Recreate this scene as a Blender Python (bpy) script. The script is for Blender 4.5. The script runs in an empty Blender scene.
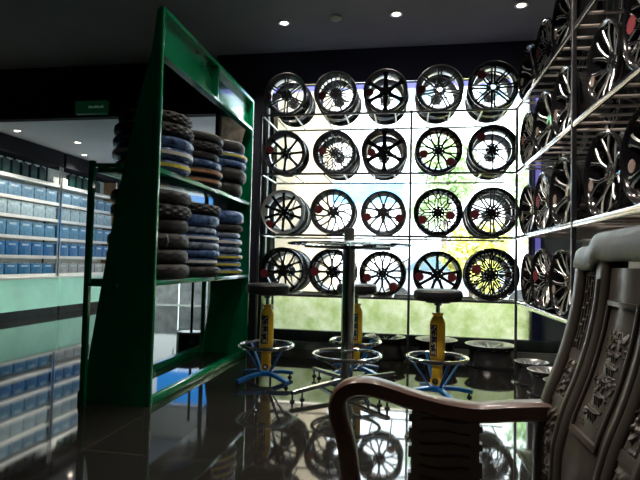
import bpy, bmesh, math, random
from mathutils import Vector, Matrix, noise

PI = math.pi
SC = bpy.context.scene
COL = SC.collection
random.seed(7)

# ------------------------------------------------------------------ camera
cam_d = bpy.data.cameras.new('camera'); cam_d.sensor_width = 36.0; cam_d.lens = 515.38 * 36 / 640
cam_d.clip_start = 0.02; cam_d.clip_end = 200
cam = bpy.data.objects.new('camera', cam_d); COL.objects.link(cam)
yaw, pitch, roll = .1716, .0431, .0231
fwd = Vector((-math.sin(yaw) * math.cos(pitch), math.cos(yaw) * math.cos(pitch), math.sin(pitch)))
rt = Vector((math.cos(yaw), math.sin(yaw), 0)); up = rt.cross(fwd)
r2 = rt * math.cos(roll) + up * math.sin(roll); u2 = up * math.cos(roll) - rt * math.sin(roll)
cm = Matrix((r2, u2, -fwd)).transposed().to_4x4(); cm.translation = Vector((0, 0, .97))
cam.matrix_world = cm
SC.camera = cam

# ------------------------------------------------------------------ world, sun, exposure
W = bpy.data.worlds.new('sky'); SC.world = W; W.use_nodes = True
nt = W.node_tree; bg = nt.nodes['Background']
tc = nt.nodes.new('ShaderNodeTexCoord'); sx = nt.nodes.new('ShaderNodeSeparateXYZ'); rp = nt.nodes.new('ShaderNodeValToRGB')
nt.links.new(tc.outputs['Generated'], sx.inputs[0]); nt.links.new(sx.outputs['Z'], rp.inputs[0]); nt.links.new(rp.outputs[0], bg.inputs[0])
rp.color_ramp.elements[0].position = 0.0; rp.color_ramp.elements[0].color = (.92, .96, 1, 1)
rp.color_ramp.elements[1].position = .6; rp.color_ramp.elements[1].color = (.62, .78, 1, 1)
bg.inputs[1].default_value = 9.0
sun_d = bpy.data.lights.new('sun', 'SUN'); sun_d.energy = 14; sun_d.angle = .02; sun_d.color = (1, .96, .88)
sun = bpy.data.objects.new('sun', sun_d); COL.objects.link(sun)
sun.rotation_euler = (math.radians(30), math.radians(28), 0)   # high, from behind the shop
SC.view_settings.view_transform = 'Standard'; SC.view_settings.look = 'None'
SC.view_settings.gamma = 1; SC.view_settings.use_curve_mapping = False
SC.view_settings.exposure = 0.35

# ------------------------------------------------------------------ materials
MATS = {}
def mat(name, col, metal=0.0, rough=0.5, var=0.0, vscale=8.0, bump=0.0, bscale=40.0, ior=1.5, coat=0.0, emit=None, estr=0.0):
    if name in MATS: return MATS[name]
    m = bpy.data.materials.new(name); m.use_nodes = True; MATS[name] = m
    n = m.node_tree.nodes; l = m.node_tree.links; b = n['Principled BSDF']
    b.inputs['Base Color'].default_value = (*col, 1); b.inputs['Metallic'].default_value = metal
    b.inputs['Roughness'].default_value = rough; b.inputs['IOR'].default_value = ior
    b.inputs['Coat Weight'].default_value = coat
    if emit: b.inputs['Emission Color'].default_value = (*emit, 1); b.inputs['Emission Strength'].default_value = estr
    t = n.new('ShaderNodeTexCoord')
    if var > 0:
        nz = n.new('ShaderNodeTexNoise'); nz.inputs['Scale'].default_value = vscale; nz.inputs['Detail'].default_value = 5
        l.new(t.outputs['Object'], nz.inputs['Vector'])
        cr = n.new('ShaderNodeValToRGB'); l.new(nz.outputs['Fac'], cr.inputs[0])
        cr.color_ramp.elements[0].position = .3; cr.color_ramp.elements[1].position = .7
        cr.color_ramp.elements[0].color = (*[c * (1 - var) for c in col], 1)
        cr.color_ramp.elements[1].color = (*[min(1, c * (1 + var)) for c in col], 1)
        l.new(cr.outputs[0], b.inputs['Base Color'])
    if bump > 0:
        nb = n.new('ShaderNodeTexNoise'); nb.inputs['Scale'].default_value = bscale; nb.inputs['Detail'].default_value = 4
        l.new(t.outputs['Object'], nb.inputs['Vector'])
        bp = n.new('ShaderNodeBump'); bp.inputs['Strength'].default_value = bump; bp.inputs['Distance'].default_value = .01
        l.new(nb.outputs['Fac'], bp.inputs['Height']); l.new(bp.outputs[0], b.inputs['Normal'])
    return m

green = mat('green_enamel', (.0, .205, .08), rough=.2, var=.12, vscale=3, coat=.5)
green_dk = green
chrome = mat('chrome', (.75, .75, .74), metal=1, rough=.14, var=.08)
steel = mat('brushed_steel', (.55, .55, .54), metal=1, rough=.28, var=.1, vscale=20)
darksteel = mat('dark_steel', (.10, .10, .11), metal=.8, rough=.35, var=.2)
barwood = mat('pale_bar', (.92, .80, .74), metal=.05, rough=.32, var=.12, vscale=12)
blk = mat('gloss_black_alloy', (.012, .012, .014), rough=.16, var=.2, coat=.6)
gun = mat('gunmetal_alloy', (.13, .13, .14), metal=.8, rough=.3, var=.15)
sil = mat('silver_alloy', (.74, .74, .75), metal=.75, rough=.34, var=.1)
bronze = mat('bronze_alloy', (.40, .26, .15), metal=.9, rough=.32, var=.12)
redtag = mat('dark_red_tag', (.22, .02, .03), rough=.6, var=.3, vscale=60)
pinktag = mat('pale_tag', (.30, .22, .18), rough=.6, var=.2, vscale=60)
rubber = mat('black_rubber', (.007, .0075, .009), rough=.55, var=.3, vscale=30, bump=.3, bscale=90)
bluewrap = mat('blue_wrap', (.045, .10, .25), rough=.25, var=.85, vscale=26, bump=.9, bscale=30)
greywrap = mat('grey_wrap', (.20, .26, .36), rough=.27, var=.7, vscale=26, bump=.9, bscale=30)
yelband = mat('yellow_band', (.55, .50, .06), rough=.5, var=.3, vscale=20)
orgband = mat('orange_band', (.42, .20, .09), rough=.5, var=.3, vscale=20)
whband = mat('white_band', (.6, .62, .6), rough=.5, var=.1, vscale=20)
yellow = mat('yellow_paint', (.95, .56, .03), rough=.3, var=.08, coat=.3)
labelblue = mat('navy_label', (.012, .014, .06), rough=.35, var=.1)
labelgold = mat('gold_print', (.85, .70, .30), rough=.5, var=.05)
blue = mat('blue_paint', (.01, .13, .42), rough=.28, var=.12, coat=.3)
wood = mat('dark_lacquered_wood', (.105, .092, .078), rough=.36, var=.18, vscale=9, bump=.1, bscale=25, coat=.15)
woodred = mat('worn_red_brown_wood', (.135, .068, .045), rough=.3, var=.2, vscale=9, bump=.1, bscale=25, coat=.3)
navy = mat('navy_wall_paint', (.006, .008, .022), rough=.75, var=.15, vscale=2)
blackp = mat('black_wall_paint', (.004, .004, .006), rough=1.0, var=.15, vscale=2)
ceilm = mat('dark_ceiling_paint', (.15, .148, .145), rough=.8, var=.08, vscale=2)
whitec = mat('white_ceiling_paint', (.62, .64, .64), rough=.7, var=.04, vscale=2)
greyp = mat('grey_panel', (.34, .37, .38), rough=.35, var=.08, vscale=3)
darkplinth = mat('dark_plinth', (.05, .065, .065), rough=.25, var=.2)
whiteshelf = mat('white_shelf_laminate', (.82, .84, .78), rough=.35, var=.05)
backshelf = mat('pale_shelf_back', (.55, .62, .62), rough=.5, var=.08)
ledstrip = mat('led_strip', (1, 1, .9), rough=.5, emit=(1, .97, .84), estr=3.6)
ledviolet = mat('violet_led_strip', (.4, .4, 1), rough=.5, emit=(.22, .24, .95), estr=1.3)
lampglow = mat('lamp_glow', (1, .9, .8), rough=.5, emit=(1, .86, .68), estr=14)
greenlit = mat('backlit_green_glass', (.35, .62, .50), rough=.12, var=.16, vscale=2.5, emit=(.34, .72, .55), estr=.36)
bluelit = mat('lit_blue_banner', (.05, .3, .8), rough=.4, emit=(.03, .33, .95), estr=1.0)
whitelit = mat('lit_white_door', (.8, .85, .85), rough=.3, emit=(.8, .95, .95), estr=.8)
exitg = mat('green_sign_face', (.01, .10, .045), rough=.4, var=.1, emit=(.005, .05, .022), estr=.12)
exitt = mat('faint_sign_letters', (.10, .22, .16), rough=.5, emit=(.3, .5, .4), estr=.08)

def glassmat(name, tint=(1, 1, 1), refl=.08):
    m = bpy.data.materials.new(name); m.use_nodes = True; n = m.node_tree.nodes; l = m.node_tree.links
    n.remove(n['Principled BSDF'])
    tr = n.new('ShaderNodeBsdfTransparent'); tr.inputs[0].default_value = (*tint, 1)
    gl = n.new('ShaderNodeBsdfGlossy'); gl.inputs['Roughness'].default_value = .02
    fr = n.new('ShaderNodeFresnel'); fr.inputs[0].default_value = 1.45
    mx = n.new('ShaderNodeMixShader'); l.new(fr.outputs[0], mx.inputs[0]); l.new(tr.outputs[0], mx.inputs[1]); l.new(gl.outputs[0], mx.inputs[2])
    l.new(mx.outputs[0], n['Material Output'].inputs[0]); MATS[name] = m
    return m
glass = glassmat('clear_glass', (.94, .97, .96))
tableglass = glassmat('table_glass', (.80, .88, .86))

def filmmat():
    m = bpy.data.materials.new('green_frosted_film'); m.use_nodes = True; n = m.node_tree.nodes; l = m.node_tree.links
    n.remove(n['Principled BSDF'])
    t = n.new('ShaderNodeTexCoord'); nz = n.new('ShaderNodeTexNoise'); nz.inputs['Scale'].default_value = 7; nz.inputs['Detail'].default_value = 8; nz.inputs['Roughness'].default_value = .7
    l.new(t.outputs['Object'], nz.inputs['Vector'])
    cr = n.new('ShaderNodeValToRGB'); l.new(nz.outputs['Fac'], cr.inputs[0])
    cr.color_ramp.elements[0].position = .35; cr.color_ramp.elements[0].color = (.66, .74, .42, 1)
    cr.color_ramp.elements[1].position = .62; cr.color_ramp.elements[1].color = (1, 1, .86, 1)
    tl = n.new('ShaderNodeBsdfTranslucent'); l.new(cr.outputs[0], tl.inputs[0])
    df = n.new('ShaderNodeBsdfDiffuse'); l.new(cr.outputs[0], df.inputs[0])
    mx = n.new('ShaderNodeMixShader'); mx.inputs[0].default_value = .10
    l.new(tl.outputs[0], mx.inputs[1]); l.new(df.outputs[0], mx.inputs[2]); l.new(mx.outputs[0], n['Material Output'].inputs[0])
    return m
film = filmmat()

def floormat():
    m = mat('polished_granite', (.02, .02, .02), rough=.045, ior=1.72)
    n = m.node_tree.nodes; l = m.node_tree.links; b = n['Principled BSDF']
    t = n.new('ShaderNodeTexCoord')
    nz = n.new('ShaderNodeTexNoise'); nz.inputs['Scale'].default_value = 70; nz.inputs['Detail'].default_value = 8; nz.inputs['Roughness'].default_value = .75
    l.new(t.outputs['Object'], nz.inputs['Vector'])
    cr = n.new('ShaderNodeValToRGB'); l.new(nz.outputs['Fac'], cr.inputs[0])
    cr.color_ramp.elements[0].position = .47; cr.color_ramp.elements[0].color = (.013, .0125, .012, 1)
    cr.color_ramp.elements[1].position = .72; cr.color_ramp.elements[1].color = (.048, .045, .040, 1)
    br = n.new('ShaderNodeTexBrick'); br.offset = 0; br.inputs['Scale'].default_value = 1
    br.inputs['Brick Width'].default_value = .8; br.inputs['Row Height'].default_value = .8; br.inputs['Mortar Size'].default_value = .0035; br.inputs['Mortar Smooth'].default_value = 0
    l.new(t.outputs['Object'], br.inputs['Vector'])
    l.new(cr.outputs[0], br.inputs['Color1']); l.new(cr.outputs[0], br.inputs['Color2']); br.inputs['Mortar'].default_value = (.055, .05, .045, 1)
    l.new(br.outputs['Color'], b.inputs['Base Color'])
    return m
granite = floormat()

# ------------------------------------------------------------------ mesh helpers
def finish(bm, ang=32):
    bmesh.ops.remove_doubles(bm, verts=bm.verts, dist=1e-6)
    bmesh.ops.recalc_face_normals(bm, faces=bm.faces)
    a = math.radians(ang)
    for f in bm.faces: f.smooth = True
    for e in bm.edges:
        if len(e.link_faces) == 2: e.smooth = e.calc_face_angle(0) < a
        else: e.smooth = False
def mesh_of(name, bm, mats, ang=32):
    finish(bm, ang); me = bpy.data.meshes.new(name); bm.to_mesh(me); bm.free()
    for m in (mats if isinstance(mats, (list, tuple)) else [mats]): me.materials.append(m)
    return me
def link(name, me, parent=None, loc=None):
    o = bpy.data.objects.new(name, me); COL.objects.link(o)
    if parent: o.parent = parent
    if loc: o.location = loc
    return o
def obj(name, bm, m, parent=None, ang=32): return link(name, mesh_of(name, bm, m, ang), parent)
def tag(o, label=None, cat=None, group=None, kind=None):
    if label: o['label'] = label
    if cat: o['category'] = cat
    if group: o['group'] = group
    if kind: o['kind'] = kind
    return o
def thing(name, label, cat, loc=(0, 0, 0), rz=0, group=None):
    o = bpy.data.objects.new(name, None); COL.objects.link(o); o.location = loc; o.rotation_euler = (0, 0, rz)
    o.empty_display_size = .1
    return tag(o, label, cat, group)
def struct(name, bm, m): return tag(obj(name, bm, m), kind='structure')
def BM(): return bmesh.new()
def box(bm, x0, x1, y0, y1, z0, z1, mi=0, bev=0.0, M=None):
    vs = [bm.verts.new((x, y, z)) for x in (x0, x1) for y in (y0, y1) for z in (z0, z1)]
    if M:
        for v in vs: v.co = M @ v.co
    fs = []
    for q in ((0, 1, 3, 2), (4, 6, 7, 5), (0, 4, 5, 1), (2, 3, 7, 6), (0, 2, 6, 4), (1, 5, 7, 3)):
        f = bm.faces.new([vs[i] for i in q]); f.material_index = mi; fs.append(f)
    if bev > 0:
        es = list({e for f in fs for e in f.edges})
        bmesh.ops.bevel(bm, geom=es, offset=bev, segments=2, affect='EDGES', profile=.5, material=-1)
    return bm
def B(x0, x1, y0, y1, z0, z1, bev=0.0): return box(BM(), x0, x1, y0, y1, z0, z1, 0, bev)
def lathe(bm, prof, seg=32, axis='Z', closed=False, mi=None, cx=0, cy=0, cz=0, rad_fn=None):
    """prof: list of (r, h[, material])"""
    rings = []
    for k, p in enumerate(prof):
        r, h = p[0], p[1]; ring = []
        if r < 1e-6:
            c = (0, 0, h)
            v = bm.verts.new(c); ring = [v] * seg
        else:
            for i in range(seg):
                a = 2 * PI * i / seg; rr = r * (rad_fn(i, k) if rad_fn else 1)
                ring.append(bm.verts.new((rr * math.cos(a), rr * math.sin(a), h)))
        rings.append(ring)
    n = len(prof); rng = range(n) if closed else range(n - 1)
    newv = {v for r in rings for v in r}
    for k in rng:
        A, C = rings[k], rings[(k + 1) % n]
        for i in range(seg):
            j = (i + 1) % seg; q = []
            for v in (A[i], A[j], C[j], C[i]):
                if v not in q: q.append(v)
            if len(q) >= 3:
                try:
                    f = bm.faces.new(q); f.material_index = (prof[k][2] if len(prof[k]) > 2 else (mi or 0))
                except ValueError: pass
    if not closed:
        for ring in (rings[0], rings[-1]):
            if ring[0] is not ring[1]:
                f = bm.faces.new(ring); f.material_index = mi or 0
    for v in newv:
        x, y, z = v.co
        if axis == 'Y': v.co = (x, z, y)
        elif axis == 'X': v.co = (z, x, y)
        v.co += Vector((cx, cy, cz))
    return bm
def tube(bm, pts, r, seg=10, mi=0, closed=False, sq=None, upv=None, caps=True):
    """round tube along pts, or rectangular when sq=(halfwidth, halfheight); r may be a list"""
    pts = [Vector(p) for p in pts]; n = len(pts); rings = []
    prev = None
    for i, p in enumerate(pts):
        if closed: t = (pts[(i + 1) % n] - pts[i - 1])
        else: t = (pts[min(i + 1, n - 1)] - pts[max(i - 1, 0)])
        t.normalize()
        if upv is not None: u = Vector(upv)
        elif prev is not None: u = prev
        else: u = Vector((0, 0, 1)) if abs(t.z) < .9 else Vector((1, 0, 0))
        s = t.cross(u).normalized(); u = s.cross(t).normalized(); prev = u
        rr = r[i] if isinstance(r, (list, tuple)) else r
        if sq:
            k = rr if r else 1
            ring = [bm.verts.new(p + s * a * sq[0] * k + u * b * sq[1] * k) for a, b in ((1, .7), (.7, 1), (-.7, 1), (-1, .7), (-1, -.7), (-.7, -1), (.7, -1), (1, -.7))]
        else:
            ring = [bm.verts.new(p + (s * math.cos(2 * PI * k / seg) + u * math.sin(2 * PI * k / seg)) * rr) for k in range(seg)]
        rings.append(ring)
    m = len(rings[0])
    for i in range(n if closed else n - 1):
        A, C = rings[i], rings[(i + 1) % n]
        for k in range(m):
            f = bm.faces.new((A[k], A[(k + 1) % m], C[(k + 1) % m], C[k])); f.material_index = mi
    if caps and not closed:
        bm.faces.new(rings[0]).material_index = mi; bm.faces.new(rings[-1]).material_index = mi
    return bm
def T(pts, r, **k): return tube(BM(), pts, r, **k)
def prism(bm, poly, y0, y1, axis='Y', mi=0, bev=0):
    """poly in the plane across axis; extruded from y0 to y1"""
    def P(a, b, c):
        return {'Y': (a, c, b), 'X': (c, a, b), 'Z': (a, b, c)}[axis]
    A = [bm.verts.new(P(a, b, y0)) for a, b in poly]; C = [bm.verts.new(P(a, b, y1)) for a, b in poly]
    fs = [bm.faces.new(A), bm.faces.new(C[::-1])]; n = len(poly)
    for i in range(n): fs.append(bm.faces.new((A[i], A[(i + 1) % n], C[(i + 1) % n], C[i])))
    for f in fs: f.material_index = mi
    if bev: bmesh.ops.bevel(bm, geom=list({e for f in fs for e in f.edges}), offset=bev, segments=2, affect='EDGES')
    return bm
def copy_tree(o, parent=None):
    c = o.copy(); COL.objects.link(c)
    if parent: c.parent = parent
    for ch in list(o.children): copy_tree(ch, c)
    return c
def text_mesh(s, size, extr=.0008):
    cu = bpy.data.curves.new('lettering', 'FONT'); cu.body = s; cu.size = size; cu.extrude = extr
    cu.align_x = 'CENTER'; cu.align_y = 'CENTER'
    o = bpy.data.objects.new('lettering', cu); COL.objects.link(o)
    dg = bpy.context.evaluated_depsgraph_get(); me = bpy.data.meshes.new_from_object(o.evaluated_get(dg))
    bpy.data.objects.remove(o); return me

# ------------------------------------------------------------------ the setting
XW = 1.78     # right wall
YW = 5.70     # window plane
ZC = 3.42     # front ceiling
XL = -6.22    # left wall face
YF = 10.3     # far wall
YR = -3.0     # wall behind the viewer
ZL = 2.75     # lower ceiling of the far room
struct('floor', B(XL - .4, XW + .2, YR - .2, YF + .2, -.1, 0), granite)
struct('ceiling', B(XL - .4, XW + .2, YR - .2, 5.9, ZC, ZC + .1), ceilm)
struct('ceiling_lower', B(XL - .4, -1.6, 6.02, YF + .2, ZL, ZL + .1), whitec)
struct('wall_beam', B(XL - .4, -2.30, 5.9, 6.02, ZL, ZC), blackp)
bm = B(XW, XW + .15, YR, 5.9, 0, ZC); struct('wall_right', bm, greyp)
bm = BM(); box(bm, XL - .4, XL, YR, YF + .1, 0, ZC); struct('wall_left', bm, navy)
struct('wall_far', B(XL - .4, -1.6, YF, YF + .15, 0, ZL), whiteshelf)
struct('wall_partition', B(-1.75, -1.62, 5.9, YF + .1, 0, ZC), blackp)
# window wall: panel left of the window, header above, plinth below, grey panel at the right
bm = BM(); box(bm, -2.30, -1.66, 5.78, 5.9, 0, ZC); box(bm, -1.66, XW, 5.78, 5.9, 3.02, ZC)
struct('wall_window', bm, navy)
struct('trim_window_plinth', B(-1.66, XW, 5.66, 5.86, .09, .21, .004), darkplinth)
struct('trim_stone_step', B(-1.66, XW, 5.655, 5.86, 0, .088), mat('grey_stone_step', (.26, .28, .27), rough=.35, var=.2))
def frosted():
    m = bpy.data.materials.new('grey_frosted_panel'); m.use_nodes = True; n = m.node_tree.nodes; l = m.node_tree.links
    n.remove(n['Principled BSDF']); tl = n.new('ShaderNodeBsdfTranslucent'); tl.inputs[0].default_value = (.055, .066, .066, 1)
    df = n.new('ShaderNodeBsdfDiffuse'); df.inputs[0].default_value = (.3, .33, .33, 1); mx = n.new('ShaderNodeMixShader'); mx.inputs[0].default_value = .3
    l.new(tl.outputs[0], mx.inputs[1]); l.new(df.outputs[0], mx.inputs[2]); l.new(mx.outputs[0], n['Material Output'].inputs[0]); return m
struct('trim_grey_panel', B(1.36, XW, 5.76, 5.763, .21, 3.02), frosted())
struct('trim_dark_column', B(1.27, 1.36, 5.66, 5.86, .21, 3.02), mat('navy_column', (.02, .025, .10), rough=.4))
bm = BM(); tube(bm, [(-1.655, YW, .61), (1.27, YW, .61)], 0, sq=(.014, .014)); struct('trim_film_top', bm, steel)
w1 = obj('window_1', B(-1.66, 1.27, 5.755, 5.765, .21, 3.02), glass); tag(w1, kind='structure')
bm = BM()
for x in (-1.645, 1.255): box(bm, x - .015, x + .015, 5.72, 5.79, .21, 3.02)
obj('window_frame', bm, darksteel, w1)
o = obj('window_led_strip', B(-1.64, 1.26, 5.735, 5.75, 2.93, 2.985), ledviolet, w1)
o = obj('window_led_strip', B(1.29, 1.34, 5.64, 5.656, 1.0, 2.98), mat('dim_violet_strip', (.2, .2, .5), rough=.5, emit=(.16, .14, .62), estr=.35), w1)
tag(obj('trim_film_light', B(-1.64, 1.26, 5.675, 5.69, .588, .598), ledstrip), kind='structure')
struct('trim_green_film', B(-1.655, 1.27, 5.70, 5.704, .212, .60), film)
# wall behind the viewer, solid
struct('wall_rear', B(XL - .4, XW + .2, YR - .15, YR, 0, ZC), navy)
struct('wall_outer_skin', B(-1.615, -1.57, 5.92, YF + .15, -.12, 4.2), mat('beige_render', (.30, .22, .13), rough=.8, var=.06, vscale=2))
# far wall: lit glass entrance and blue banner
d1 = tag(thing('door_1', None, None, (-4.75, YF - .06, 0)), kind='structure')
obj('door_leaf', B(-.62, -.01, -.02, .02, .02, 2.05), whitelit, d1); obj('door_leaf', B(.01, .62, -.02, .02, .02, 2.05), whitelit, d1)
for s_ in (-1, 1): obj('door_kick_panel', B(s_ * .315 - .30, s_ * .315 + .30, -.03, -.021, .02, .62), mat('pale_blue_panel', (.62, .72, .76), rough=.4, var=.35, vscale=5), d1)
bm = BM(); box(bm, -.70, -.63, -.04, .04, 0, 2.12); box(bm, .63, .70, -.04, .04, 0, 2.12); box(bm, -.70, .70, -.04, .04, 2.06, 2.12); obj('door_frame', bm, steel, d1)
for s in (-1, 1): obj('door_handle', T([(s * .07, -.03, .9), (s * .07, -.07, .93), (s * .07, -.07, 1.27), (s * .07, -.03, 1.3)], .011), chrome, d1)
t = thing('banner', 'bright blue banner hanging on the far wall beside the doors', 'banner', (-4.2, YF - .13, 1.25))
obj('banner_cloth', B(-.95, .95, -.01, .01, .12, .75), bluelit, t); obj('hanging_rod', T([(-1.0, 0, .76), (1.0, 0, .76)], .012), steel, t)
bm = B(-3.35, -2.2, YF - .42, YF - .02, 0, .62, .006); box(bm, -3.35, -2.2, YF - .425, YF - .421, .2, .6)
tag(obj('low_counter', bm, [whiteshelf]), 'long white low counter against the far wall seen under the tyres', 'counter')
t = thing('cardboard_carton', 'orange and white carton on the floor before the far wall', 'carton', (-5.2, YF - .7, 0))
obj('carton_body', B(-.17, .17, -.12, .12, 0, .22, .004), mat('orange_card', (.75, .32, .05), rough=.6, var=.1), t)
obj('carton_label', B(-.1, .1, -.124, -.121, .04, .14), whiteshelf, t)

# picture on the dark panel
t = thing('framed_picture', 'brownish framed drawing on the dark panel above the last tyre stack', 'picture', (-2.03, 5.775, 2.22))
obj('picture_frame', (lambda b: (box(b, -.21, .21, -.03, 0, 0, .025), box(b, -.21, .21, -.03, 0, .455, .48), box(b, -.21, -.185, -.03, 0, 0, .48), box(b, .185, .21, -.03, 0, 0, .48), b)[-1])(BM()), darksteel, t)
obj('picture_sheet', B(-.185, .185, -.012, -.004, .025, .455), mat('sepia_drawing', (.20, .19, .16), rough=.6, var=.7, vscale=9), t)

# exit sign on the beam
t = thing('sign_box', 'small dim green sign box with faint letters under the ceiling beam', 'sign', (-3.99, 5.86, 2.775))
obj('sign_case', B(-.215, .215, -.03, .035, 0, .165, .006), exitg, t)
bm = BM(); x = -.02
for k, w_ in enumerate((.018, .026, .02, .03, .016, .03, .024)):
    box(bm, x, x + w_, -.034, -.031, .068 + .004 * (k % 2), .10 - .006 * (k % 3)); x += w_ + .006
obj('sign_letters', bm, exitt, t)

# ------------------------------------------------------------------ downlights
def downlight(x, y, z, power, label, col=(1, .88, .76), size=2.2, aim=None):
    t = thing('downlight', label, 'ceiling light', (x, y, z), 0, 'recessed downlights')
    bm = lathe(BM(), [(.038, 0), (.062, 0), (.064, -.006), (.060, -.010), (.040, -.006)], 24, closed=True)
    obj('trim_ring', bm, steel, t)
    obj('lamp_disc', lathe(BM(), [(0, -.001), (.036, -.001), (.036, -.004), (0, -.004)], 20), lampglow, t)
    ld = bpy.data.lights.new('downlight_bulb', 'SPOT'); ld.energy = power; ld.color = col; ld.spot_size = size; ld.spot_blend = .7; ld.shadow_soft_size = .05
    lo = bpy.data.objects.new('downlight_bulb', ld); COL.objects.link(lo); lo.parent = t; lo.location = (0, 0, -.02)
    if aim: lo.rotation_euler = (Vector(aim) - Vector((x, y, z))).to_track_quat('-Z', 'Y').to_euler()
    return t
for x, y, lab, pw, sz in ((-1.30, 5.05, 'warm ceiling downlight leftmost above the window rack', 80, 2.2), (-.16, 5.0, 'white ceiling downlight above the middle of the window rack', 80, 2.2), (1.0, 4.97, 'glowing orange ceiling downlight above the rack corner', 80, 2.2),
                      (-.75, 3.3, 'added fill downlight over the open floor beside the green rack', 42, 2.3), (.25, 3.1, 'added fill downlight beside the right rack, farther of two', 50, 1.9), (-.25, 1.5, 'added fill downlight above the curled arm of the settee', 25, 1.15),  # from here to the list's end: unseen lamps added as fill
                      (.35, 1.7, 'added fill downlight beside the right rack, nearer of two', 22, 1.5)):
    downlight(x, y, ZC, pw, lab, size=sz)
downlight(-.2, 2.75, ZC, 150, 'narrow added fill downlight over the floor before the bar stools', size=1.0)  # unseen lamp added to brighten the stools
downlight(-1.1, 1.9, ZC, 100, 'added tilted fill downlight left of the viewer aimed at the settee', size=.55, aim=(.36, .95, .85))  # unseen lamp added to light the face of the settee
downlight(-.6, 2.0, ZC, 170, 'added tilted fill downlight aimed across at the right rack', size=.95, aim=(1.0, 3.2, 1.75))  # unseen lamp added to bring out the right rack's wheels
t = thing('ceiling_sensor', 'small oval unlit ceiling fitting between two downlights', 'smoke detector', (-.76, 5.0, ZC))
obj('sensor_body', lathe(BM(), [(0, 0), (.062, 0), (.060, -.014), (.035, -.03), (0, -.032)], 24), mat('beige_plastic', (.3, .29, .27), rough=.5), t)
for x, y, lab in ((-5.55, 6.45, 'small downlight in the white ceiling, leftmost'), (-5.12, 7.2, 'oval warm downlight in the white ceiling'), (-5.62, 8.1, 'small downlight in the white ceiling, nearest the far wall')):
    downlight(x, y, ZL, 60, lab, (1, .95, .88))

t = thing('added_fill_tube', 'added white fill tube lighting the far room, hidden behind the tyres', 'ceiling light', (-3.35, 8.2, 2.50), math.radians(60))  # unseen tube added to brighten the white ceiling and the wall shelving
obj('fill_tube', T([(-.6, 0, 0), (.6, 0, 0)], .03, seg=12), mat('fill_tube_glow', (1, 1, 1), rough=.5, emit=(.92, 1, 1), estr=52), t)
for sx_ in (-.5, .5): obj('fill_tube_wire', T([(sx_, 0, .03), (sx_, 0, .25)], .003), darksteel, t)

# ------------------------------------------------------------------ left wall shelving
S1 = thing('display_shelving', 'white wall shelving full of blue boxes, its near bay', 'shelving', (XL, 0, 0), 0, 'wall display shelving bays')
S2 = thing('display_shelving', 'white wall shelving full of blue boxes, its far bay', 'shelving', (XL, 0, 0), 0, 'wall display shelving bays')
levels = [2.19, 1.87, 1.585, 1.27, .965, .67]
bays = [(S1, 5.2, 7.90), (S2, 7.96, 9.62)]
for S, a, b in bays:
    obj('back_panel', B(.005, .02, a, b, .64, 2.50), backshelf, S)
    for z in levels:
        obj('shelf_board', B(.02, .30, a, b, z - .028, z), whiteshelf, S)
        obj('price_rail', B(.30, .308, a, b, z - .040, z + .010), whiteshelf, S)
        if z < 2.19 or True: obj('light_strip', B(.27, .295, a + .05, b - .05, z - .036, z - .0285), ledstrip, S)
    obj('upright', T([(.30, a - .0, .0), (.30, a - .0, 2.5)], 0, sq=(.012, .012)), steel, S)
    obj('upright', T([(.30, b, .0), (.30, b, 2.5)], 0, sq=(.012, .012)), steel, S)
    obj('fascia', B(.02, .36, a, b, 2.50, 2.745), blackp, S)
    t = S
    obj('counter_front', B(.30, .36, a, b, .122, .60), greenlit, t)
    obj('counter_top', B(.02, .40, a, b, .602, .632), whiteshelf, t)
    obj('counter_plinth', B(.05, .36, a, b, 0, .12), darkplinth, t)
obj('end_panel', B(.02, .30, 9.63, 9.66, .64, 2.5), mat('tan_wood', (.35, .22, .11), rough=.5, var=.2), S2)
# boxes
cardblue = [mat('blue_carton_a', (.15, .27, .37), rough=.35, var=.35, vscale=22), mat('blue_carton_b', (.34, .46, .50), rough=.35, var=.3, vscale=22),
            mat('blue_carton_c', (.10, .25, .38), rough=.35, var=.3, vscale=22), mat('blue_carton_d', (.035, .16, .36), rough=.3, var=.3, vscale=22), mat('blue_carton_e', (.035, .17, .34), rough=.3, var=.3, vscale=22)]
cardgrey = mat('grey_carton', (.36, .38, .38), rough=.5, var=.25, vscale=20)
box_protos = {}
def carton_proto(key, w, h, m):
    if key in box_protos: return copy_tree(box_protos[key])
    r = thing('battery_carton', 'x', 'carton')
    obj('carton_body', B(0, .17, -w / 2, w / 2, 0, h, .004), m, r)
    bm = BM(); box(bm, .171, .1725, -w * .3, w * .25, h * .72, h * .86)
    obj('printed_label', bm, mat('pale_print', (.55, .66, .70), rough=.4), r)
    obj('carry_handle', T([(.085, -w * .28, h - .003), (.085, -w * .24, h + .012), (.085, w * .24, h + .012), (.085, w * .28, h - .003)], .005, seg=6), darksteel, r)
    box_protos[key] = r
    return r
rows = [(1.87, .205), (1.585, .215), (1.27, .23), (.965, .22), (.67, .17)]
rown = ['top', 'second', 'third', 'fourth', 'lowest']
ordn = ['first', 'second', 'third', 'fourth', 'fifth', 'sixth', 'seventh', 'eighth', 'ninth', 'tenth', 'eleventh', 'twelfth', 'thirteenth', 'fourteenth', 'fifteenth']
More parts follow.
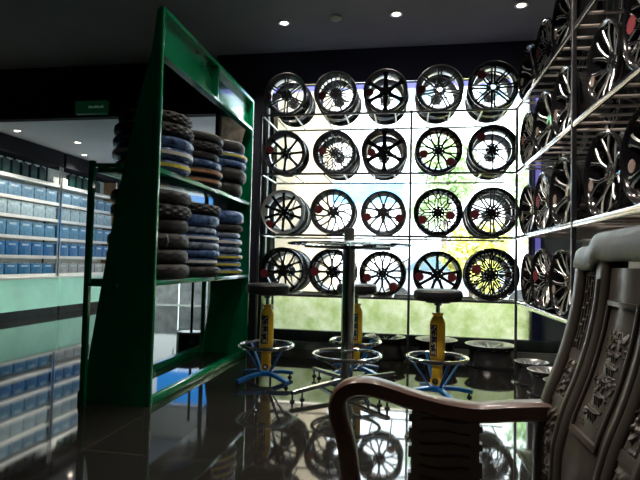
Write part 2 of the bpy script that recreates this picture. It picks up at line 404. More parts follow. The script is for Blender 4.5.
for ri, (z, h) in enumerate(rows):
    for bi, (S, a, b) in enumerate(bays):
        w = .262 if bi == 0 else .245; n = 8 if bi == 0 else 6
        for k in range(n):
            yy = (7.74 - k * (w + .012)) if bi == 0 else (8.12 + k * (w + .012))
            if bi == 0 and yy < 5.35: continue
            
            grey = ri == 4 and bi == 1
            gp = 'g' if grey else ''
            o = carton_proto((ri, bi, gp), w - .012, h * (.92 if (k + ri) % 4 == 3 else 1) if False else h, cardgrey if grey else cardblue[ri])
            o.location = (XL + .11, yy, z + .001)
            lab = '%s battery carton, %s %s of the divider on the %s shelf of cartons' % ('grey' if grey else ('pale blue' if ri == 1 else 'blue'), ordn[k], 'left' if bi == 0 else 'right', rown[ri])
            tag(o, lab, 'carton', 'blue battery cartons on the wall shelving')
# bottles
bm = BM()
prof = [(-.075, 0), (.075, 0), (.078, .01), (.078, .19), (.060, .225), (.025, .25), (-.045, .25), (-.078, .22), (-.078, .01)]
prism(bm, prof, -.04, .04, axis='X', bev=.008)
bott = thing('oil_bottle', 'x', 'bottle')
obj('bottle_body', bm, mat('dark_green_plastic', (.01, .035, .03), rough=.3, var=.2), bott)
obj('bottle_cap', lathe(BM(), [(0, .25), (.02, .25), (.02, .275), (0, .275)], 14, cy=-.0), blk, bott)
obj('bottle_label', B(.0405, .042, -.055, .055, .03, .14), mat('green_label', (.015, .06, .05), rough=.4, var=.4, vscale=30), bott)
for k in range(20):
    yy = 5.45 + k * .193
    if 7.75 < yy < 8.25: continue
    o = bott if k == 0 else copy_tree(bott)
    o.location = (XL + .18, yy, 2.191)
    side = 'left' if yy < 7.9 else 'right'
    nth = int((7.82 - yy) / .193) if yy < 7.9 else int((yy - 8.25) / .193)
    tag(o, 'dark green oil bottle in the top row, %s to the %s of the white card' % (ordn[nth], side), 'bottle', 'oil bottles on the top shelf')
tag(obj('price_card', B(XL + .22, XL + .232, 7.82, 8.2, 2.192, 2.33, .002), whiteshelf), 'blank white card standing in the row of dark bottles', 'card')

# ------------------------------------------------------------------ green tyre rack
GX, GY0, GY1 = -1.687, 3.17, 5.20
G = thing('tyre_rack', 'tall green steel display rack with sloping solid end panels holding tyres', 'rack', (0, 0, 0))
pan = [(-2.172, 0), (-2.168, .06), (-2.115, .22), (-2.07, .52), (-1.945, 1.36), (-1.815, 2.03), (-1.73, 2.37), (-1.70, 2.66), (GX + .0, 2.66), (GX, 0)]
for y in (GY0, GY1): obj('end_panel', prism(BM(), pan, y, y + .035, 'Y'), green, G)
for y in (GY0, GY1 + .005): obj('front_post', B(GX, GX + .035, y, y + .03 if y < 4 else y + .03, 0, 2.675, .003), green, G)
bm = BM()
box(bm, GX - .03, GX + .035, GY0 + .035, GY1 - .002, 2.645, 2.675)      # top flange
box(bm, GX - .03, GX + .035, GY0 + .035, GY1 - .002, 2.345, 2.37)        # bottom flange
box(bm, GX - .03, GX - .022, GY0 + .035, GY1 - .002, 2.37, 2.645)        # recessed plate
box(bm, GX - .022, GX + .032, 4.19, 4.215, 2.37, 2.645)
obj('header_panel', bm, green, G)
for z, xb in ((1.584, -2.12), (.823, -2.16)):
    obj('shelf', B(xb, GX + .03, GY0 + .036, GY1 - .001, z - .035, z, .003), green, G)
for y in (GY0 + .05, GY1 - .07):
    obj('rear_post', B(-2.165 + .03, -2.10, y - .09 if y < 4 else y, y - .06 if y < 4 else y + .03, 0, 1.62), green, G)
for z in (1.60, .80):
    obj('side_rail', B(-2.12, -1.9, GY0 - .038, GY0 - .012, z - .025, z), green, G)
obj('base_rail', (lambda b: (box(b, GX - .02, GX + .035, GY0 + .03, GY1, 0, .05, 0, .004), b)[-1])(BM()), green, G)
obj('base_rail', (lambda b: (box(b, -2.20, -2.14, GY0 + .036, GY1, 0, .06, 0, .004), b)[-1])(BM()), green, G)

# tyres
def tyre_mesh(R, W, mats, kind):
    bm = BM(); ri = R * .60; h = W
    pts = [(ri, h * .22), (ri + .012, h * .08), (R * .80, 0.0), (R * .92, h * .06), (R * .985, h * .22), (R, h * .40), (R, h * .60), (R * .985, h * .78), (R * .92, h * .94), (R * .80, h), (ri + .012, h * .92), (ri, h * .78), (ri + .018, h * .5)]
    seg = 64 if kind != 'wrap' else 48
    def rf(i, k):
        if 3 <= k <= 8:
            if kind == 'knob': return 1.0 if (i // 2 + k) % 2 else .955
            if kind == 'road': return 1.0 if (i + 2 * abs(k - 5)) % 4 else .982
        if kind == 'wrap': return 1 + .006 * math.sin(i * 1.7 + k * 2.1)
        return 1
    lathe(bm, pts, seg, closed=True, rad_fn=rf)
    return mesh_of('tyre', bm, mats, 40 if kind == 'wrap' else 25)
tcache = {}
def tyre(x, y, z, R, W, kind, label, band=None, rz=0):
    m = {'k': ('knob', rubber), 'r': ('road', rubber), 'b': ('wrap', bluewrap), 'g': ('wrap', greywrap)}[kind]
    key = (R, W, kind)
    if key not in tcache: tcache[key] = tyre_mesh(R, W, m[1], m[0])
    t = thing('motorcycle_tyre', label, 'tyre', (x, y, z), rz, 'motorcycle tyres stacked on the green rack')
    link('tyre_carcass', tcache[key], t)
    if band == 'tie':
        pts = []
        for q in range(16):
            a = 2 * PI * q / 16; rr = R * .80 + R * .222 * math.cos(a); pts.append((rr * math.cos(-.62), rr * math.sin(-.62), W * .5 + W * .46 * math.sin(a)))
        obj('white_tie', T(pts, .004, closed=True, seg=6), whband, t); band = None; t.rotation_euler = (0, 0, 0)
    if band:
        bk = ('band', R, W)
        if bk not in tcache: tcache[bk] = mesh_of('band', lathe(BM(), [(R * 1.006, W * .36), (R * 1.006, W * .66), (R * .995, W * .66), (R * .995, W * .36)], 48, closed=True), band)
        me = tcache[bk]
        if me.materials[0] != band: me = me.copy(); me.materials[0] = band
        link('paper_band', me, t)
    return t
yb, ob, wb = yelband, orgband, whband
stacks = [
 ('upper shelf near end', -1.87, 3.53, 1.585, [('b', .088, yb), ('b', .086, wb), ('b', .084, None), ('k', .09, None), ('k', .09, None)], .285),
 ('upper shelf middle', -1.87, 4.15, 1.585, [('r', .072, ob), ('r', .072, ob), ('b', .070, None), ('r', .072, None), ('k', .074, None), ('r', .078, None)], .275),
 ('upper shelf far end', -1.87, 4.77, 1.585, [('r', .13, None), ('r', .13, None), ('b', .075, None), ('b', .07, yb), ('r', .12, None)], .285),
 ('lower shelf near end', -1.88, 3.52, .824, [('r', .11, None), ('r', .105, None), ('r', .112, 'tie'), ('r', .105, None), ('k', .10, None), ('r', .10, None)], .285),
 ('lower shelf middle', -1.88, 4.14, .824, [('r', .092, None), ('b', .068, wb), ('b', .066, None), ('g', .062, None), ('b', .062, wb), ('g', .062, None), ('b', .105, None), ('k', .085, None)], .285),
 ('lower shelf far end', -1.88, 4.76, .824, [('b', .07, yb), ('b', .068, yb), ('b', .068, yb), ('g', .066, None), ('b', .076, wb), ('g', .06, None), ('r', .072, None), ('b', .13, None)], .285)]
kn = {'k': 'black knobbly', 'r': 'black', 'b': 'blue wrapped', 'g': 'grey-blue wrapped'}
bn = {'tie': ' with a white tie', None: '', yb: ' with yellow band', ob: ' with orange-brown band', wb: ' with white band'}
for nm, x, y, z, L, R in stacks:
    zz = z + .001
    for k, (kd, w_, bd) in enumerate(L):
        pos = 'bottom' if k == 0 else ('top' if k == len(L) - 1 else ordn[k] + ' from bottom')
        dx = random.uniform(-.012, .012); dy = random.uniform(-.008, .008)
        RR = R - (.02 if (k + len(L)) % 4 == 1 else 0)
        tyre(x + dx, y + dy, zz, RR, w_, kd, '%s tyre%s, %s, stack at %s' % (kn[kd], bn[bd], pos, nm), bd, random.uniform(0, 6))
        zz += w_ * 1.0 + .0008

# ------------------------------------------------------------------ alloy wheels
WR = .220; WD = .215
outerrim = mat('dark_barrel_enamel', (.10, .10, .105), metal=.7, rough=.22, var=.25, vscale=5)
def rim_mesh(lipmat, barrelmat):
    R = WR
    p = [(R - .016, .005, 1), (R - .006, 0, 1), (R, .003, 2), (R, .013, 2), (R - .010, .019, 2), (R - .014, .036, 2), (R - .036, .055, 2), (R - .042, .095, 2), (R - .030, .15, 2), (R - .013, .185, 2), (R - .011, .198, 2), (R, .202, 2), (R, .211, 2), (R - .006, WD, 2),
         (R - .020, WD - .01, 0), (R - .022, .19, 0), (R - .038, .15, 0), (R - .050, .095, 0), (R - .048, .058, 1), (R - .034, .040, 1), (R - .025, .018, 1)]
    bm = lathe(BM(), p, 56, axis='Y', closed=True)
    return mesh_of('rim', bm, [barrelmat, lipmat, outerrim], 40)
def yprof(r, conc):   # depth of the spoke face at radius r
    t = max(0, min(1, (r - .05) / .15)); return .018 + conc * (1 - t) ** 1.5
def spoke_bar(bm, pts, ws, conc, dep=.020, mi=0):
    """pts (x, z) in wheel plane, ws half widths; chamfered front"""
    V = [Vector(p) for p in pts]; n = len(V); rings = []
    for i, p in enumerate(V):
        t = (V[min(i + 1, n - 1)] - V[max(i - 1, 0)]).normalized(); s = Vector((t.y, -t.x)); w = ws[i]; y = yprof(p.length, conc)
        w *= 1.3
        rings.append([bm.verts.new((p.x + s.x * a * w, y + d, p.y + s.y * a * w)) for a, d in ((-.55, 0), (.55, 0), (1, .006), (.8, dep), (-.8, dep), (-1, .006))])
    for i in range(n - 1):
        for k in range(6):
            f = bm.faces.new((rings[i][k], rings[i][(k + 1) % 6], rings[i + 1][(k + 1) % 6], rings[i + 1][k]))
            f.material_index = 1 if (mi and k in (1, 5)) else 0
    bm.faces.new(rings[0]); bm.faces.new(rings[-1])
def pol(r, a): return (r * math.sin(a), r * math.cos(a))
def spoke_mesh(style, n, conc, mats, edge=0):
    bm = BM(); st = 2 * PI / n; ro = WR - .018
    if style == 'straight': spoke_bar(bm, [pol(.045, 0), pol(.09, 0), pol(.15, 0), pol(ro, 0)], [.013, .010, .010, .013], conc, .022, edge)
    elif style == 'thin': spoke_bar(bm, [pol(.045, 0), pol(.10, 0), pol(.16, 0), pol(ro, 0)], [.007, .005, .0045, .006], conc, .018, edge)
    elif style == 'wide': spoke_bar(bm, [pol(.04, 0), pol(.08, 0), pol(.13, 0), pol(.175, 0), pol(ro, 0)], [.024, .016, .013, .018, .034], conc, .024, edge)
    elif style == 'twin':
        for s in (-1, 1): spoke_bar(bm, [(s * .013, .045), (s * .013, .10), (s * .014, .16), (s * .015, ro - .001)], [.007, .006, .006, .008], conc, .02, edge)
    elif style == 'vee':
        for s in (-1, 1): spoke_bar(bm, [(s * .004, .04), pol(.09, s * st * .10), pol(.15, s * st * .19), pol(ro, s * st * .26)], [.009, .0075, .007, .010], conc, .02, edge)
    elif style == 'ysplit':
        spoke_bar(bm, [pol(.045, 0), pol(.07, 0), pol(.105, 0)], [.009, .008, .009], conc, .02, edge)
        for s in (-1, 1): spoke_bar(bm, [pol(.10, 0), pol(.14, s * st * .13), pol(ro, s * st * .27)], [.006, .0055, .008], conc, .018, edge)
    elif style == 'mesh':
        spoke_bar(bm, [pol(.045, 0), pol(.08, 0), pol(.12, 0)], [.006, .005, .005], conc, .018, edge)
        for s in (-1, 1):
            spoke_bar(bm, [pol(.12, 0), pol(.16, s * st * .28), pol(ro, s * st * .42)], [.005, .0045, .006], conc, .016, edge)
            spoke_bar(bm, [pol(.065, s * st * .5), pol(.11, s * st * .33), pol(.15, s * st * .12), pol(ro, 0)], [.0045, .004, .004, .005], conc, .014, edge)
    elif style == 'swirl':
        spoke_bar(bm, [pol(.045, 0), pol(.09, st * .12), pol(.15, st * .42), pol(ro, st * .62)], [.009, .007, .006, .009], conc, .02, edge)
        spoke_bar(bm, [pol(.085, st * .1), pol(.14, -st * .02), pol(ro, st * .02)], [.005, .005, .007], conc, .018, edge)
    return mesh_of('spoke', bm, mats, 28)
def hub_mesh(nl, conc, m, bore=.022):
    cu = bpy.data.curves.new('hub', 'CURVE'); cu.dimensions = '2D'; cu.fill_mode = 'BOTH'; cu.extrude = .014; cu.bevel_depth = .002; cu.bevel_resolution = 0
    def circ(cx, cy, r, n):
        sp = cu.splines.new('POLY'); sp.points.add(n - 1); sp.use_cyclic_u = True
        for i in range(n): a = 2 * PI * i / n; sp.points[i].co = (cx + r * math.cos(a), cy + r * math.sin(a), 0, 1)
    circ(0, 0, .056, 30); circ(0, 0, bore, 20)
    for k in range(nl): a = 2 * PI * k / nl + .3; circ(.043 * math.cos(a), .043 * math.sin(a), .0078, 10)
    o = bpy.data.objects.new('hub', cu); COL.objects.link(o)
    dg = bpy.context.evaluated_depsgraph_get(); me = bpy.data.meshes.new_from_object(o.evaluated_get(dg)); bpy.data.objects.remove(o)
    Mx = Matrix(((1, 0, 0, 0), (0, 0, 1, yprof(.045, conc) + .012), (0, 1, 0, 0), (0, 0, 0, 1)))
    me.transform(Mx); me.materials.clear(); me.materials.append(m)
    return me
def tag_mesh(m):
    pts = []
    for i in range(40):
        a = 2 * PI * i / 40; r = .040 + .0022 * math.sin(10 * a); pts.append((r * math.cos(a), r * math.sin(a)))
    return mesh_of('tag', prism(BM(), pts, -.002, .001, 'Y'), m, 20)
tagR = tag_mesh(redtag); tagP = tag_mesh(pinktag)
rims = {}; hubs = {}; capm = {}
def wheel_proto(style, n, conc, body, lip=None, barrel=None, nl=5, cap=True, edge=None, tags=((-.135, -.03, 0),), tone='r'):
    lip = lip or body; barrel = barrel or body
    r = bpy.data.objects.new('alloy_wheel', None); COL.objects.link(r); r.empty_display_size = .05
    r['category'] = 'wheel'
    k = (lip.name, barrel.name)
    if k not in rims: rims[k] = rim_mesh(lip, barrel)
    link('rim', rims[k], r, (0, 0, WR))
    sm = spoke_mesh(style, n, conc, [body, edge or body], 1 if edge else 0)
    for i in range(n):
        s = link('spoke', sm, r, (0, 0, WR)); s.rotation_euler = (0, 2 * PI * i / n, 0)
    hk = (nl, conc, body.name, cap)
    if hk not in hubs: hubs[hk] = hub_mesh(nl, conc, body, .022 if cap else .027)
    link('hub', hubs[hk], r, (0, 0, WR))
    if cap:
        ck = (conc, body.name)
        if ck not in capm:
            y = yprof(.045, conc) - .004
            capm[ck] = mesh_of('cap', lathe(BM(), [(0, y), (.015, y + .001), (.0215, y + .005), (.0215, y + .02), (0, y + .02)], 20, axis='Y'), body)
        link('center_cap', capm[ck], r, (0, 0, WR))
    for tx, tz, tilt in tags:
        q = link('price_tag', tagR if tone == 'r' else tagP, r, (tx, .006, WR + tz)); q.scale = (1, 1, 1) if tone == 'r' else (.75, 1, .75)
    return r
# protos: name -> (description, object)
PR = {}
def defp(key, desc, *a, **k):
    o = wheel_proto(*a, **k); PR[key] = [desc, o, 0]
def use(key, M, label, group, name='alloy_wheel', notag=False):
    """M: matrix placing the wheel's bottom point"""
    p = PR[key]
    if p[2] == 0: o = p[1]
    else: o = copy_tree(p[1])
    p[2] += 1
    o.matrix_world = M; tag(o, label, 'wheel', group)
    return o
defp('six_twin', 'gunmetal twin six-spoke wheel', 'twin', 6, .03, gun, lip=gun, barrel=sil, tags=((-.185, -.02, 0),))
defp('fan', 'grey thin twenty-spoke wheel', 'thin', 20, .02, gun, lip=gun, barrel=sil, tags=((-.135, -.03, 0),))
defp('six_wide', 'black wide six-spoke wheel', 'wide', 6, .03, blk, lip=gun, barrel=sil, tags=((-.155, -.01, 0),))
defp('six_wide_copper', 'black wide six-spoke wheel with brownish inner barrel', 'wide', 6, .025, blk, lip=gun, barrel=bronze, tags=((-.12, -.02, 0),))
defp('bronze_twin', 'grey-brown twin-spoke wheel with open hub', 'twin', 7, .025, gun, lip=gun, barrel=sil, cap=False, tags=((-.165, -.01, 0),))
defp('black_twin_open', 'black twin-spoke wheel with open hub', 'twin', 8, .025, blk, lip=blk, barrel=sil, cap=False, tags=((-.10, .10, 0),))
defp('eight_thin', 'black eight-spoke wheel with deep silver dish', 'straight', 8, .05, blk, lip=gun, barrel=sil, nl=6, tags=((-.15, .03, 0),))
defp('grey_mesh', 'grey fine mesh-spoke wheel', 'mesh', 10, .03, gun, lip=gun, barrel=sil, nl=8, tags=((-.12, .01, 0),))
defp('black_y', 'black split-spoke wheel with studded hub', 'ysplit', 10, .03, blk, lip=blk, barrel=bronze, nl=8, tags=((-.14, -.04, 0), (.11, -.115, 0)))
defp('black_eight', 'black slim eight-spoke wheel with studded hub', 'thin', 8, .045, blk, lip=blk, barrel=sil, nl=8, tags=((-.105, .11, 0),))
defp('black_ten', 'black ten-spoke wheel with silver dish', 'straight', 10, .03, blk, lip=sil, barrel=sil, nl=6, tags=((-.13, -.12, 0),))
defp('grey_swirl', 'grey swirling split-spoke wheel', 'swirl', 9, .03, gun, lip=gun, barrel=sil, tags=((-.14, .02, 0),))
defp('grey_vee', 'dull grey V-spoke wheel', 'vee', 6, .025, gun, lip=gun, barrel=sil, tags=((-.155, -.04, 0), (.155, -.05, 0)))
defp('black_mesh', 'black crossed mesh-spoke wheel', 'mesh', 8, .03, blk, lip=blk, barrel=sil, nl=8, tags=((-.135, -.07, 0), (.11, -.03, 0)))
defp('black_twin10', 'black twin ten-spoke wheel', 'twin', 10, .035, blk, lip=blk, barrel=sil, edge=sil, nl=8, tags=((-.15, -.02, 0),))
defp('black_vee', 'black V-spoke wheel with deep barrel', 'vee', 7, .04, blk, lip=blk, barrel=gun, tags=((-.165, -.03, 0),))
defp('black_mesh9', 'black dense mesh-spoke wheel', 'mesh', 12, .03, blk, lip=blk, barrel=blk, nl=8, tags=((-.125, .04, 0),))
defp('black_ysplit8', 'black wide split-spoke wheel', 'ysplit', 8, .03, blk, lip=blk, barrel=sil, tags=((-.16, .0, 0),))
defp('black_nine', 'black nine-spoke wheel', 'straight', 9, .03, blk, lip=blk, barrel=sil, tags=((-.16, -.02, 0), (.13, -.02, 0)))
defp('m_y', 'black split-spoke wheel with bright spoke edges', 'ysplit', 7, .03, blk, lip=blk, barrel=blk, edge=sil, tags=((-.13, -.04, 0),), tone='p')
defp('m_vee', 'black V-spoke wheel with bright spoke edges', 'vee', 7, .035, blk, lip=blk, barrel=blk, edge=sil, tags=((-.13, -.05, 0),), tone='p')
defp('m_mesh', 'black mesh-spoke wheel with bright spoke edges', 'mesh', 9, .03, blk, lip=blk, barrel=blk, edge=sil, tags=((-.13, .02, 0),))
defp('m_five', 'black broad six-spoke wheel with bright edges', 'wide', 6, .035, blk, lip=blk, barrel=blk, edge=sil, tags=((-.12, -.03, 0),), tone='p')
defp('rear_five', 'silver rear wheel', 'thin', 5, .03, gun, lip=gun, barrel=sil, tags=())
defp('plain_y', 'black split-spoke wheel', 'ysplit', 10, .03, blk, lip=sil, barrel=gun, edge=sil, tags=())  # silver lip and edges stand in for window highlights on floor wheels
defp('plain_v', 'black V-spoke wheel', 'vee', 6, .03, blk, lip=sil, barrel=gun, edge=sil, tags=())  # same highlights put into the lip and edge colour
defp('plain_s', 'black spoke wheel with painted-in highlights', 'straight', 10, .03, sil, lip=sil, barrel=gun, tags=())  # highlights put into the colour of the spoke faces and lip

shelfz = [2.4135, 1.828, 1.23, .644]
sname = ['top', 'second', 'third', 'bottom']
colx = [-1.235, -.735, -.250, .262, .752]
grid = [['six_twin', 'fan', 'six_wide', 'bronze_twin', 'black_twin_open'],
        ['eight_thin', 'grey_mesh', 'six_wide_copper', 'black_y', 'black_eight'],
        ['black_ten', 'grey_swirl', 'grey_vee', 'black_mesh', 'black_twin10'],
        ['black_vee', 'black_ysplit8', 'black_y', 'black_nine', 'black_mesh9']]
rear = ['plain_y', 'plain_v', 'plain_s', 'plain_v', 'plain_y']
cn = ['leftmost', 'second from left', 'middle', 'second from right', 'rightmost']
def RZ(a): return Matrix.Rotation(a, 4, 'Z')
def RY_at(cz, a):   # spin about the wheel's own axle (local Y) at height WR
    return Matrix.Translation((0, 0, WR)) @ Matrix.Rotation(a, 4, 'Y') @ Matrix.Translation((0, 0, -WR))
scl = {(0, 0): .98, (0, 1): .97, (0, 2): .98, (0, 3): 1.02, (0, 4): 1.06, (1, 0): .98, (1, 1): .97, (1, 2): 1.0, (1, 3): 1.0, (1, 4): 1.02, (2, 0): 1.0, (2, 1): 1.02, (2, 2): .98, (2, 3): 1.03, (2, 4): 1.05, (3, 0): 1.04, (3, 1): 1.03, (3, 2): 1.0, (3, 3): 1.02, (3, 4): 1.10}
for ri in range(4):
    for ci in range(5):
        k = grid[ri][ci]; s = scl[(ri, ci)]
        M = Matrix.Translation((colx[ci], 4.925, shelfz[ri] + .008)) @ RZ(random.uniform(-.05, .05)) @ Matrix.Scale(s, 4)
        use(k, M, '%s, %s, %s shelf of window rack' % (PR[k][0], cn[ci], sname[ri]), 'wheels facing out on the window rack')
        if not (ri == 0 or (ri, ci) in ((1, 1), (1, 2), (1, 4), (2, 0), (2, 4), (3, 0), (3, 1), (3, 4))): continue
        k2 = 'rear_five'; s2 = random.uniform(.97, 1.02)
        dx = random.uniform(-.02, .02)
        M = Matrix.Translation((colx[ci] + dx, 5.185, shelfz[ri] + .008)) @ RZ(random.uniform(-.04, .04)) @ RY_at(0, random.uniform(0, .5)) @ Matrix.Scale(s2, 4)
        use(k2, M, 'dark wheel behind the %s wheel on the %s window shelf' % (cn[ci], sname[ri]), 'wheels in the second row of the window rack')
# right rack, wheels facing left
ry = [4.64, 4.12, 3.62, 2.90, 2.36, 1.87]
kinds = ['m_y', 'm_vee', 'm_mesh', 'm_five']
seq = [['m_five', 'm_mesh', 'm_vee', 'm_y', 'm_five', 'm_vee'], ['m_mesh', 'm_five', 'm_y', 'm_vee', 'm_mesh', 'm_five'], ['m_vee', 'm_mesh', 'm_five', 'm_y', 'm_five', 'm_mesh'], ['m_y', 'm_mesh', 'm_vee', None, None, None]]
rn = ['first from the corner', 'second from the corner', 'third from the corner', 'fourth from the corner', 'fifth from the corner', 'sixth from the corner']
for ri in range(4):
    for ci in range(6):
        k = seq[ri][ci]
        if not k: continue
        for dep in (0, 1):
            if dep and ri == 3: continue
            s = random.uniform(.98, 1.08) if not dep else 1.0
            kk = k if not dep else ['plain_y', 'plain_v', 'plain_s'][(ci + ri) % 3]
            yy = ry[ci] + (random.uniform(-.02, .02))
            M = Matrix.Translation((.985 + dep * .27, yy, shelfz[ri] + .008)) @ RZ(-PI / 2 + random.uniform(.0, .13)) @ RY_at(0, 0 if not dep else random.uniform(0, .6)) @ Matrix.Scale(s, 4)
            if dep: lab = 'dark wheel behind the one %s, right rack %s shelf' % (rn[ci], sname[ri])
            else: lab = '%s, %s, right rack %s shelf' % (PR[kk][0], rn[ci], sname[ri])
            use(kk, M, lab, 'wheels facing left on the right rack' if not dep else 'wheels in the second row of the right rack')
# wheels lying on the floor, face up
LAY = Matrix.Rotation(-PI / 2, 4, 'X')     # face (-Y) turns up
def lay(key, x, y, z, s, label, rz=0, group='wheels lying on the floor'):
    # centre of the rim is local (0, ., WR); keep it over (x, y)
    if not isinstance(s, tuple): s = (s, s, s)
    M = Matrix.Translation((x, y, z + WD * s[1])) @ RZ(rz) @ LAY @ Matrix.Diagonal((*s, 1)) @ Matrix.Translation((0, 0, -WR))
    return use(key, M, label, group)
lay('plain_y', -.235, 5.50, .001, .98, 'black wheel lying face up behind the chrome table pole')
lay('plain_v', .29, 5.46, .001, .98, 'black wheel lying face up behind the front yellow stool')
lay('plain_s', .80, 5.33, .001, (1.10, .95, 1.10), 'large dark wheel lying face up under the rack corner')
lay('plain_y', 1.02, 4.58, .001, (.62, .86, .62), 'small black wheel on the floor under the right rack, farthest of its row', 1)
lay('plain_s', 1.06, 4.22, .001, (.68, .88, .68), 'small wheel with painted-in highlights on the floor under right rack, second farthest of its row', .4)
lay('plain_v', 1.08, 3.84, .001, (.66, .88, .66), 'small black wheel on the floor under the right rack, third farthest of its row', .2)
lay('plain_s', 1.10, 3.48, .001, (.66, .88, .66), 'small wheel on the floor under the right rack, nearest the settee', .7)
for k, p in PR.items():
    if p[2] == 0:
        for c in list(p[1].children): bpy.data.objects.remove(c)
        bpy.data.objects.remove(p[1])

# ------------------------------------------------------------------ racks
FX0, FX1, FXM, FY = -1.454, .956, .003, 4.90
R1 = thing('wheel_rack', 'thin steel shop rack standing before the bright window, full of wheels', 'rack', (0, 0, 0))
for x in (FX0 - .012, FXM, FX1):
    top = 2.43
    obj('post', T([(x, FY, 0), (x, FY, top)], 0, sq=(.011, .011)), darksteel, R1)
for x in (FX0 - .012, FXM):
    obj('post', T([(x, 5.50, 0), (x, 5.50, 2.43)], 0, sq=(.011, .011)), darksteel, R1)
for z in shelfz:
    obj('front_rail', T([(FX0, FY, z), (FX1, FY, z)], 0, sq=(.009, .010)), darksteel, R1)
    obj('rear_rail', T([(FX0, 5.50, z), (FX1, 5.50, z)], 0, sq=(.008, .009)), steel, R1)
    for c in colx:
        for d in (-.10, .10): obj('crossbar', T([(c + d, FY + .01, z + .001), (c + d, 5.495, z + .001)], 0, sq=(.007, .005)), whiteshelf, R1)
    obj('end_bar', T([(FX0, FY, z), (FX0, 5.50, z)], 0, sq=(.007, .007)), steel, R1)
R2 = thing('wheel_rack', 'steel shop rack along the right wall with pale crossbars, full of wheels', 'rack', (0, 0, 0))
for y in (3.268, 1.62):
    obj('post', T([(FX1 + .005, y, 0), (FX1 + .005, y, 3.38)], 0, sq=(.013, .014)), darksteel, R2)
for y in (5.49, 3.268, 1.62):
    obj('post', T([(1.62, y, 0), (1.62, y, 3.38)], 0, sq=(.013, .013)), steel, R2)
for z in shelfz:
    obj('front_rail', T([(FX1 + .004, 1.62, z - .002), (FX1 + .004, FY - .012, z - .002)], 0, sq=(.010, .017)), chrome, R2)
    obj('rear_rail', T([(1.62, 1.62, z - .002), (1.62, 5.48, z - .002)], 0, sq=(.010, .012)), steel, R2)
    if z != .644:
        y = 1.75
        while y < 4.85:
            obj('crossbar', T([(FX1 + .015, y, z), (1.615, y, z)], 0, sq=(.015, .006)), barwood, R2); y += .165
tag(obj('glass_shelf', B(FX1 + .016, 1.60, 3.29, 4.88, .631, .650, .002), tableglass), 'greenish glass shelf carrying the lowest wheels of the right rack', 'shelf')

# ------------------------------------------------------------------ bar stools
def stool(x, y, rz, label, seat_z=.745, lift=0):
    t = thing('bar_stool', label, 'stool', (x, y, 0), rz, 'yellow shock absorber bar stools')
    for k in range(4):
        a = PI / 4 + k * PI / 2; c, s = math.cos(a), math.sin(a)
        L = obj('base_leg', T([(c * .03, s * .03, .075), (c * .16, s * .16, .062), (c * .275, s * .275, .038)], 0, sq=(.022, .015)), blue, t)
        obj('foot_pad', lathe(BM(), [(0, 0), (.018, 0), (.018, .010), (.008, .012), (.008, .03), (0, .03)], 14, cx=c * .258, cy=s * .258), rubber, L)
        obj('strut', T([(c * .055, s * .055, .085), (c * .20, s * .20, .285)], 0, sq=(.011, .005)), blue, t)
    obj('hub_plate', lathe(BM(), [(0, .055), (.06, .055), (.06, .088), (.03, .10), (0, .10)], 20), blue, t)
    pts = [(.215 * math.cos(2 * PI * i / 40), .215 * math.sin(2 * PI * i / 40), .292) for i in range(40)]
    obj('foot_ring', T(pts, .0145, closed=True, seg=10), chrome, t)
    b = obj('shock_body', lathe(BM(), [(0, .13), (.030, .13), (.038, .15), (.040, .20), (.037, .225), (.050, .25), (.050, .285), (.053, .29), (.056, .31), (.056, .545), (.050, .565), (.036, .59), (.034, .60), (.042, .606), (.042, .62), (0, .62)], 28), yellow, t)
    bm = BM(); lathe(bm, [(.024, -.034), (.039, -.034), (.039, .034), (.024, .034)], 22, axis='Y', closed=True, cz=.125)
    obj('lower_eye', bm, yellow, t); obj('eye_bush', lathe(BM(), [(.013, -.036), (.023, -.036), (.023, .036), (.013, .036)], 18, axis='Y', cz=.125, closed=True), darksteel, t)
    # label wrapped round the front of the body
    bm = BM(); n = 12
    for i in range(n):
        a0 = -PI / 2 - .85 + i * 1.15 / n; a1 = a0 + 1.15 / n; r = .0566
        bm.faces.new([bm.verts.new((r * math.cos(a), r * math.sin(a), z)) for a, z in ((a0, .31), (a1, .31), (a1, .535), (a0, .535))])
    lb = obj('body_label', bm, labelblue, t)
    me = text_mesh('BILSTEIN', .056, .0006)
    for v in me.vertices:
        lx, lz, ly = v.co.y, v.co.x, v.co.z          # text runs upward
        a = -PI / 2 - .13 - lx / .0572
        r = .0575 + ly * .6
        v.co = (r * math.cos(a), r * math.sin(a), .422 + lz * .98)
    me.materials.clear(); me.materials.append(labelgold); link('lettering', me, lb)
    me = text_mesh('GAS PRESSURE SHOCK', .0155, .0004)
    for v in me.vertices:
        a = -PI / 2 - .70 - v.co.y / .0572; r = .0572 + v.co.z * .6
        v.co = (r * math.cos(a), r * math.sin(a), .422 + v.co.x)
    me.materials.clear(); me.materials.append(labelgold); link('lettering', me, lb)
    obj('piston_rod', lathe(BM(), [(0, .62), (.016, .62), (.016, seat_z - .075), (.028, seat_z - .07), (.03, seat_z - .052), (0, seat_z - .052)], 18), chrome, t)
    obj('mount_plate', lathe(BM(), [(0, seat_z - .052), (.09, seat_z - .052), (.09, seat_z - .04), (0, seat_z - .04)], 24), darksteel, t)
    obj('seat', lathe(BM(), [(0, seat_z - .036), (.12, seat_z - .04), (.160, seat_z - .038), (.174, seat_z - .02), (.178, seat_z + .002), (.174, seat_z + .028), (.160, seat_z + .042), (.12, seat_z + .046), (0, seat_z + .043)], 44), mat('black_leatherette', (.018, .019, .022), rough=.45, var=.2, bump=.15), t)
    return t
stool(-1.123, 4.06, .15, 'yellow bar stool with blue star foot beside the green rack')
stool(-.445, 4.50, .1, 'yellow bar stool with blue star foot behind the chrome table')
stool(.215, 3.90, -.42, 'yellow bar stool nearest the chair, under the front of the window rack')
